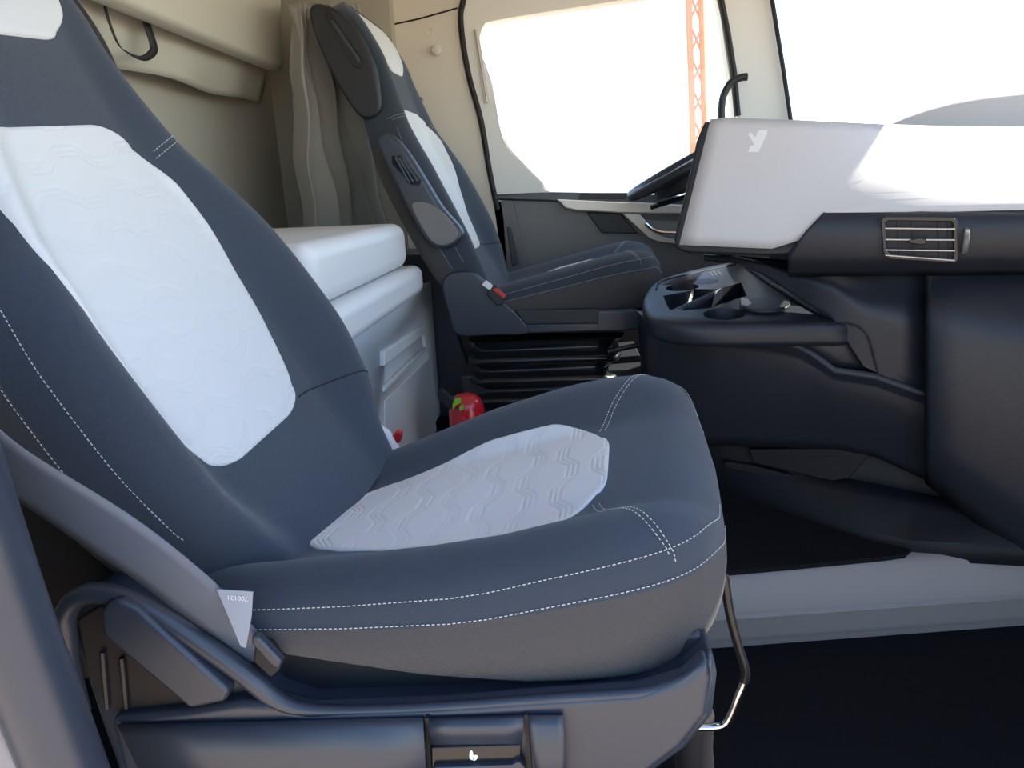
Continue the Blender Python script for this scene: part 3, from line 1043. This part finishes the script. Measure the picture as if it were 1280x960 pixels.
vent = obj('vent_frame', MB().ring_frame([dp(x, y, .040) for x, y in ((1101, 274), (1106, 271), (1194, 272), (1197, 276), (1198, 325), (1194, 329), (1112, 324), (1104, 316))],
           [dp(x, y, .040) for x, y in ((1107, 279), (1110, 276), (1189, 277), (1191, 280), (1192, 321), (1190, 324), (1115, 319), (1109, 312))], DN * -.03), GLB, DASH, bevel=.002, label='air vent frame')
obj('vent_duct', MB().prism([dp(x, y, .0305) for x, y in ((1106, 276), (1192, 276), (1193, 324), (1110, 320))], DN * -.004), RUB, vent)
for y0, y1 in ((286, 287), (300, 300.5), (313, 314), (319.5, 326)):
    a, b = dp(1106, y0, .036), dp(1193, y1, .036)
    obj('slat', MB().prism([a, b, b + Vector((0, 0, .003)), a + Vector((0, 0, .003))], DN * .010), SILV, vent, bevel=.001)
for x in (1122, 1140, 1172, 1184):
    a, b = dp(x, 276, .031), dp(x + 2, 322, .031)
    obj('fin', MB().prism([a, b, b + Vector((.002, 0, 0)), a + Vector((.002, 0, 0))], DN * .004), PLB, vent)
obj('vent_tab', MB().prism([dp(x, y, .05) for x, y in ((1136, 300), (1150, 297), (1158, 299), (1158, 305), (1150, 306), (1136, 304))], DN * -.012), GLB, vent, bevel=.002)
wh = MB()
a, b = dp(1205, 284, .026), dp(1207, 318, .026)
ax = (Vector((.93, -.36, 0))).normalized()
obj('vent_wheel', MB().lathe((a + b) / 2 - ax * .005, ax, [(.0005, 0), (.024, 0), (.026, .002), (.026, .008), (.024, .01), (.0005, .01)]), GREYP, vent)

# console: tilted tray with cup holders, body below, fairing up to the dash
TN = Vector((0, -.10, 1)).normalized()
TP = Vector((.3, 1.65, .70))


def tp(x, y, h=0):
    return on(x, y, TP + TN * h, TN)


CONS = thing('centre_console', 'dark console with cup holder tray between the seats below the dash', 'console', (.7, 1.7, .2))
tray_px = [(803, 378), (808, 362), (820, 350), (850, 340), (890, 331), (930, 324), (965, 322), (1010, 345), (1050, 368), (1096, 392), (1062, 403), (1020, 404), (960, 405), (890, 406), (838, 402), (812, 394)]
tray = obj('tray', MB().prism(spline([tp(x, y) for x, y in tray_px], 4, True), (0, 0, -.055)), DASHD, CONS, bevel=.016, seg=4)
bake(tray)


def hole(px, depth):
    return obj('cutter', MB().prism([tp(x, y, .02) for x, y in px], (0, 0, -depth - .02)), DASHD)


def oval(cx, cy, rx, ry, n=24, rot=0):
    return [(cx + rx * cos(2 * pi * k / n), cy + ry * sin(2 * pi * k / n) + rot * cos(2 * pi * k / n)) for k in range(n)]


cut(tray, [hole(oval(853, 350, 21, 4.2, rot=-1.2), .045), hole([(829, 360), (858, 356), (868, 352), (898, 352), (838, 378), (834, 372)], .04),
           hole([(851, 378), (904, 350), (927, 344), (934, 360), (914, 366), (898, 374)], .04), hole(oval(906, 382, 27, 7), .045)])
tray.data.set_sharp_from_angle(angle=radians(35))
rimp = [tp(x, y, .001) for x, y in spline([(820, 362, 0), (826, 352, 0), (855, 344, 0), (920, 330, 0)], 6) and [(q.x, q.y) for q in spline([(820, 362, 0), (826, 352, 0), (855, 344, 0), (920, 330, 0)], 6)]]
obj('tray_groove', MB().tube(rimp, .0025, 6), RUB, CONS)
for k in range(3):
    obj('tray_mark', MB().tube([tp(887 + 5 * k, 340 - k * .6, .001), tp(891 + 5 * k, 345 - k * .6, .001)], .0011, 6), SILV, CONS)
ash = obj('ashtray', MB().prism(spline([tp(x, y) for x, y in oval(957, 384, 31, 8.5, 16)], 2, True), TN * .009), PLB, CONS, bevel=.004)
obj('ashtray_hinge', MB().prism([tp(x, y, .0) for x, y in ((925, 376), (935, 378), (940, 384), (933, 388), (926, 385))], TN * .010), SILV, ash, bevel=.003)
for off in (0, 9):
    rail = spline([tp(x + off * 1.6, y, .004) for x, y in ((930, 328), (950, 345), (985, 367), (1020, 388), (1040, 396))], 5)
    obj('tray_rail', MB().tube(rail, .006, 8), DASHD, CONS)
# body: walls below the tray
XS = [(806, 396, -.05), (816, 405, -.02), (832, 409, -.01), (846, 411, .0), (900, 416, .0), (960, 424, .0), (1000, 432, .0), (1022, 445, .0), (1045, 462, .0), (1095, 469, .0), (1155, 490, .0), (1200, 500, .0)]
rows = []
for t in (-.05, 0, .05, .12, .3, .5, .7, .82, .9, 1):
    row = []
    for x, y, d in XS:
        yb = lerp([(800, 548), (910, 552), (1060, 556), (1100, 566), (1155, 592), (1200, 612)], x)
        yy = y + (yb - y) * t
        dd = d - .004 - .012 * (1 if 0 < t else 0) - .055 * max(0, t) ** 1.5
        row.append(dp(x + 8 * t * (1 if x < 850 else 0), yy, dd - .03))
    rows.append(row)
body = obj('console_side', MB().grid(rows), DASHD, CONS, solid=.02, angle=50)
# edge lip between tray and side: follows the stepped line
lip = [(806, 380, .0), (820, 392, .012), (846, 398, .016), (900, 402, .018), (960, 404, .018), (1010, 404, .018), (1050, 404, .016), (1085, 408, .01)]
lib = [(808, 398, .0), (820, 406, .012), (846, 411, .016), (900, 416, .018), (960, 424, .016), (1010, 436, .012), (1050, 461, .008), (1097, 468, .004)]
e_ = [-.05, -.005, 0, 0, 0, -.002, -.014, -.04]
rows = [[dp(x + (a - x) * t, y + (b - y) * t, d + q) for (x, y, _), (a, b, _), q in zip(lip, lib, e_)] for t, d in ((0, -.036), (.12, -.020), (.4, -.014), (.8, -.014), (1, -.022), (1.04, -.05))]
obj('tray_lip', MB().grid(rows), DASHD, CONS, solid=.006, angle=70)
obj('tray_seam', MB().tube(spline([dp(x, y, d) for x, y, d in ((1050, 403, -.012), (1072, 408, -.008), (1085, 421, -.007), (1092, 445, -.010), (1098, 468, -.016))], 4), .0022, 6), RUB, CONS)
# front seam of the console nose
obj('side_seam', MB().tube([dp(x, y, d) for x, y, d in ((847, 412, -.034), (847, 450, -.05), (849, 520, -.085))], .0022, 6), RUB, CONS)
obj('nose_strip', MB().tube(spline([at(x, y, Y=1.80) for x, y in ((808, 392), (804, 402), (806, 414), (809, 420))], 4), .004, 8), MATT, CONS, label='thin bright strip at the console nose')
# fairing between tray, dash and the passenger side
fx = [880, 920, 960, 1000, 1040, 1080, 1120, 1162]
rows = []
for t in [i / 12 for i in range(13)]:
    row = []
    for x in fx:
        y0 = 316 + (x - 880) * .085
        yb = lerp([(880, 322), (920, 327), (960, 345), (1000, 374), (1040, 398), (1060, 440), (1097, 468), (1162, 490)], x)
        y = y0 + (yb - y0) * t
        dep = -.075 + .066 * sm(0, .45, t) + .0 * t - .02 * (1 - t) * sm(960, 880, x)
        dep -= .10 * sm(1060, 900, x) * (1 - .0 * t)
        dep -= .012 * t * sm(1060, 1100, x)
        row.append(dp(x, y, dep))
    rows.append(row)
rows.append([p - DN * .04 + Vector((0, 0, -.01)) for p in rows[-1]])
obj('console_fairing', MB().grid(rows), DASHD, CONS, solid=.012, angle=70)
# passenger knee panel to the right of the vertical seam
kx = [(1163, .0), (1168, .008), (1200, .012), (1240, .014), (1290, .018), (1380, .03), (1560, .06)]
rows = []
for t in [i / 14 for i in range(15)]:
    row = []
    for x, d in kx:
        y0 = 336 + (x - 1163) * .03
        yb = 600 + (x - 1163) * .80
        y = y0 + (yb - y0) * t
        dep = d - .07 + .075 * sm(0, .22, t) + .02 * sin(pi * t) - .05 * sm(.86, 1, t)
        row.append(dp(x, y, dep))
    rows.append(row)
obj('knee_panel', MB().grid(rows), DASHD, DASH, solid=.015, angle=70)
# recess under the console: dark back, pocket shelf and base wall down to the carpet
bw = [at(x, y, Z=.2) for x, y in ((845, 592), (925, 622), (1010, 650), (1090, 676), (1140, 688), (1240, 693), (1330, 698), (1450, 704))]
bl_ = [dp(x, y, d) for x, y, d in ((838, 565, -.17), (915, 585, -.115), (1000, 604, -.075), (1080, 618, -.05), (1150, 632, -.04), (1240, 650, -.05), (1330, 665, -.06), (1450, 680, -.07))]
bt = [dp(x, y, -.118) for x, y in ((838, 560), (915, 572), (1000, 590), (1080, 603), (1150, 618), (1240, 636), (1330, 650), (1450, 665))]
bu_ = [dp(x, y, -.118) for x, y in ((838, 500), (915, 510), (1000, 520), (1080, 535), (1150, 550), (1240, 570), (1330, 590), (1450, 610))]
rows = [[p + Vector((0, 0, -.02)) for p in bw], [p + Vector((-.003, .006, .02)) for p in bw], [p.lerp(q, .9) for p, q in zip(bw, bl_)], bl_, bt, bu_]
obj('console_base', MB().grid(rows), PLD, CONS, solid=.01, angle=50)
obj('console_light_block', MB().prism([(.38, 1.80, .2), (.62, 1.74, .2), (.79, 1.68, .2), (.79, 2.2, .2), (.48, 2.15, .2)], (0, 0, .48)), PLB, CONS)  # unseen filler added in the hollow console to stop light leaking through
pkt = [(936, 562), (1088, 560), (1090, 566), (1062, 598), (1040, 602), (940, 578)]
pk_ = obj('side_pocket', MB().prism([dp(x, y, -.082) for x, y in pkt], DN * -.03), PLD, CONS, bevel=.004)
obj('pocket_opening', MB().prism([dp(x, y, -.081) for x, y in ((950, 572), (1070, 570), (1055, 594), (1040, 597))], DN * -.004), PLD, pk_)
obj('pocket_shelf', MB().prism([dp(x, y, -.088) for x, y in ((905, 577), (940, 582), (1045, 608), (1025, 612), (905, 585))], DN * -.05), PLD, CONS, bevel=.004)
obj('column_cover', MB().lathe(at(906, 318, Y=2.0), (0, 0, 1), [(.03, -.02), (.035, .0), (.035, .05), (.03, .06)]), PLB, CONS)

# carpet inlay on the raised floor
cp = [at(x, y, Z=.205) for x, y in ((820, 590), (925, 618), (1010, 645), (1090, 668), (1128, 680), (1140, 687), (1132, 693), (1095, 697), (1000, 706), (900, 715), (780, 725))]
tag(obj('floor_mat', MB().prism(cp, (0, 0, -.012)), CARP, bevel=.003), 'black carpet mat on the raised floor at the foot of the console', 'mat')

# steering wheel
rear = at(787, 247, Y=2.36)
an = radians(27)
wdir = Vector((cos(an), 0, sin(an)))
wn = Vector((-sin(an), 0, cos(an)))
wc = rear + wdir * .222
STW = thing('steering_wheel', 'black steering wheel seen edge-on behind the dash stack', 'steering wheel', wc)
obj('rim', MB().tube([wc + (wdir * cos(2 * pi * k / 48) + Vector((0, 1, 0)) * sin(2 * pi * k / 48)) * .212 for k in range(48)], .017, 12, True), PLB, STW)
obj('hub', MB().lathe(wc - wn * .07, wn, [(.08, 0), (.15, .02), (.145, .055), (.08, .075), (.001, .078)]), PLB, STW)
for k in (35, 145, 215, 325):
    a = radians(k)
    d = wdir * cos(a) + Vector((0, 1, 0)) * sin(a)
    obj('spoke', MB().tube([wc + d * .06 - wn * .03, wc + d * .14 - wn * .02, wc + d * .21], .014, 8, flat=.6), PLB, STW)
obj('column', MB().tube([wc - wn * .05, wc - wn * .32 + wdir * .05], .045, 14), PLB, STW)
obj('stalk', MB().tube([wc - wn * .10, wc - wn * .07 - Vector((.02, .0, 0)) - wdir * .16], .008, 8), GLB, STW)

# ------------------------------------------------------------------ bunk, cabinet, curtain
XF = -.47
CAB = thing('drawer_cabinet', 'white drawer cabinet under the bunk between the two seats', 'cabinet', (-.7, 1.85, .2))
obj('carcass', MB().box((-1.0, 1.35, .2), (XF - .012, 2.40, .705)), WHITE, CAB, bevel=.006)
fro = obj('drawer_front', MB().box((XF - .012, 1.34, .22), (XF, 2.41, .71)), WHITE, CAB, bevel=.006)
rec = [(481, 440), (530, 407), (533, 437), (481, 487)]
rp = ats(rec, X=XF)
cutter = obj('cutter', MB().prism([p + Vector((.01, 0, 0)) for p in rp], (-.02, 0, 0)), WHITE)
bake(fro)
cut(fro, [cutter])
cutter = obj('cutter', MB().prism([p + Vector((.01, 0, 0)) for p in rp], (-.06, 0, 0)), WHITE)
car = [c_ for c_ in CAB.children if c_.name.startswith('carcass')][0]
bake(car)
cut(car, [cutter])
hp = ats([(481, 439), (530, 406), (531, 418), (481, 458)], X=XF + .012)
obj('handle', MB().prism(hp, (-.016, 0, 0)), WHITE, CAB, bevel=.004)
obj('ledge', MB().prism(ats([(481, 484), (533, 434), (533, 439), (481, 490)], X=XF + .006), (-.012, 0, 0)), WHITE, CAB, bevel=.003)
lp_ = ats([(481, 500), (537, 448), (552, 600), (481, 640)], X=XF + .0015)
obj('panel_relief', MB().prism(lp_, (-.006, 0, 0)), WHITE, CAB, bevel=.003)


def cushion_block(lo, hi, r):
    mb = MB()
    x0, y0, z0 = lo
    x1, y1, z1 = hi
    return mb.box(lo, hi)


m1 = tag(obj('bunk_mattress', cushion_block((-1.08, 1.24, .80), (-.455, 2.02, .925), .04), MATT, bevel=.035, seg=5), 'upper thick white bunk mattress lying on the thinner pad', 'mattress')
m2 = tag(obj('bunk_mattress', cushion_block((-1.08, 1.24, .712), (-.43, 2.10, .798), .03), MATT, bevel=.028, seg=5), 'lower thinner white mattress pad directly on the white cabinet', 'mattress')

ub = thing('upper_bunk', 'padded beige upper bunk folded against the rear wall, top left', 'bunk', (-.8, 1.3, 1.3))
rows = []
for y in (.42, 1.2, 2.38, 2.44, 2.46):
    k = 0 if y < 2.40 else (.015 if y < 2.45 else .04)
    rows.append([(-.91 - k * .5, y, 1.415 + k * .5), (-.90 - k, y, 1.50), (-.87 - k, y, 1.72), (-.90 - k, y, 1.84 - k), (-1.095, y, 1.84 - k), (-1.095, y, 1.47 + k), (-.94 - k * .5, y, 1.405 + k * .5)])
obj('bunk_cover', MB().grid(rows, True, True), BUNKM, ub, bevel=.012)
# hanging cover below it
rows = []
for i in range(15):
    t = i / 14
    z = 1.52 - .225 * t
    rows.append([(-1.03 + .03 * sin(pi * t) + .010 * sin(v * 15 + t * 3) * t + .010 * sin(v * 37) * t * t, 0.42 + v * 2.10, z + .03 * v + .006 * sin(v * 21) * t) for v in [j / 60 for j in range(61)]])
hc = tag(obj('bunk_skirt', MB().grid(rows), BUNKM, solid=-.05, angle=80), 'creased beige padded cover hanging under the upper bunk', 'cover')
stp = spline([at(x, y, X=-.975) for x, y in ((131, 5), (138, 30), (152, 60), (176, 73), (190, 66), (191, 55), (183, 30), (180, 15))], 6)
rows = []
for i, p in enumerate(stp):
    t = (stp[min(i + 1, len(stp) - 1)] - stp[max(i - 1, 0)]).normalized()
    n = t.cross(Vector((1, -.3, 0))).normalized()
    rows.append([p - n * .004 + Vector((.0, -.010, 0)), p + n * .004 + Vector((0, .010, 0))])
tag(obj('hanging_strap', MB().grid(rows), RUB, solid=.002), 'black webbing loop hanging from the folded upper bunk', 'strap')

# curtain
ca, cb, cc, cdn = at(358, 5, X=-.80), at(440, 5, X=-.72), at(530, 320, X=-.66), at(385, 310, X=-.80)
rows = []
for i in range(41):
    t = i / 40
    row = []
    L, Rr = ca.lerp(cdn, t), cb.lerp(cc, t)
    dirn = (Rr - L).normalized()
    nrm = dirn.cross(Vector((0, 0, 1))).normalized()
    for j in range(97):
        u = j / 96
        am = .022 + .020 * t
        ph = u * 2 * pi * 7.5 + 1.1 * sin(3 * t + 2 * u) + .8 * t
        off = am * (abs(sin(ph)) ** .7 * (1 if sin(ph) > 0 else -1)) + .012 * sin(ph * .47 + 4 * t) + .006 * sin(17 * t + 9 * u)
        row.append(L.lerp(Rr, u) + nrm * off + dirn * (.010 * sin(2 * ph) * (1 - .4 * t)))
    rows.append(row)
tag(obj('curtain', MB().grid(rows), CURT, solid=.003, angle=180), 'greyish beige curtain gathered in folds behind the far seat', 'curtain')
# dark trim under the curtain behind the far seat
struct('trim_11', MB().prism([(-.62, 2.43, .80), (-.46, 2.43, .80), (-.31, 2.43, .2), (-.62, 2.43, .2)], (0, .30, 0)), PLA, bevel=.01)

# fire extinguisher on the floor behind the near seat
ec = at(583, 509, Y=1.86)
EX = thing('fire_extinguisher', 'red fire extinguisher with black nozzle standing on the floor by the white cabinet', 'extinguisher', (ec.x, ec.y, .195))
hz = ec.z - .195
obj('cylinder', MB().lathe((ec.x, ec.y, .195), (0, 0, 1), [(.04, 0), (.050, .004), (.051, hz - .012), (.048, hz + .008), (.040, hz + .026), (.024, hz + .038), (.001, hz + .042)]), RED, EX)
obj('label_patch', MB().prism(ats([(565, 507), (568, 499), (575, 498), (576, 504), (570, 507), (567, 513)], Y=1.795), (0, .012, 0)), LIME, EX, bevel=.002, label='lime green label piece')
obj('label_patch', MB().prism(ats([(574, 508), (579, 506), (580, 512), (574, 514)], Y=1.795), (0, .012, 0)), LIME, EX, bevel=.002)
obj('nozzle', MB().prism(ats([(547, 490), (551, 487), (566, 500), (564, 512), (560, 512), (547, 498)], Y=1.80), (0, .025, 0)), RUB, EX, bevel=.003, label='black nozzle and trigger')

# ------------------------------------------------------------------ outside
MST = thing('crane_mast', 'orange lattice mast standing outside beyond the driver window', 'mast', (5.6, 20, -1.35))
mx, my = at(880, 120, Y=20).x, 20
for dx, dy in ((-.16, -.16), (.16, -.16), (-.16, .16), (.16, .16)):
    obj('post', MB().tube([(mx + dx + .10, my + dy, -1.35), (mx + dx - .5, my + dy, 9)], .06, 6), ORNG, MST)
for k in range(13):
    z = -1 + k * .75
    sx = mx + .10 - .6 * (z + 1.35) / 10.35
    obj('brace', MB().tube([(sx - .16, my - .16, z), (sx + .16, my - .16, z + .72)], .03, 6), ORNG, MST)
    obj('brace', MB().tube([(sx - .16, my + .16, z + .72), (sx + .16, my + .16, z)], .03, 6), ORNG, MST)


def container(px, py, Y, wdt, hgt, m, label):
    c = at(px, py, Y=Y)
    t = thing('freight_container', label, 'container', (c.x, Y, -1.35), None)
    z1 = -1.35 + hgt
    obj('body', MB().box((c.x - wdt / 2, Y, -1.35), (c.x + wdt / 2, Y + 2.4, z1)), m, t, bevel=.03)
    n = int(wdt / .5)
    for k in range(n):
        x = c.x - wdt / 2 + (k + .5) * wdt / n
        obj('rib', MB().box((x - .07, Y - .06, -1.2), (x + .07, Y, z1 - .1)), m, t)
    return t


container(668, 170, 34, 4.0, 5.2, TAN, 'tan steel container outside, left in the driver window view')
container(748, 160, 40, 2.6, 4.6, PALE, 'pale grey container outside, right of the tan one')
container(830, 170, 46, 5.0, 4.4, BLUEG, 'pale blue container outside near the orange mast')
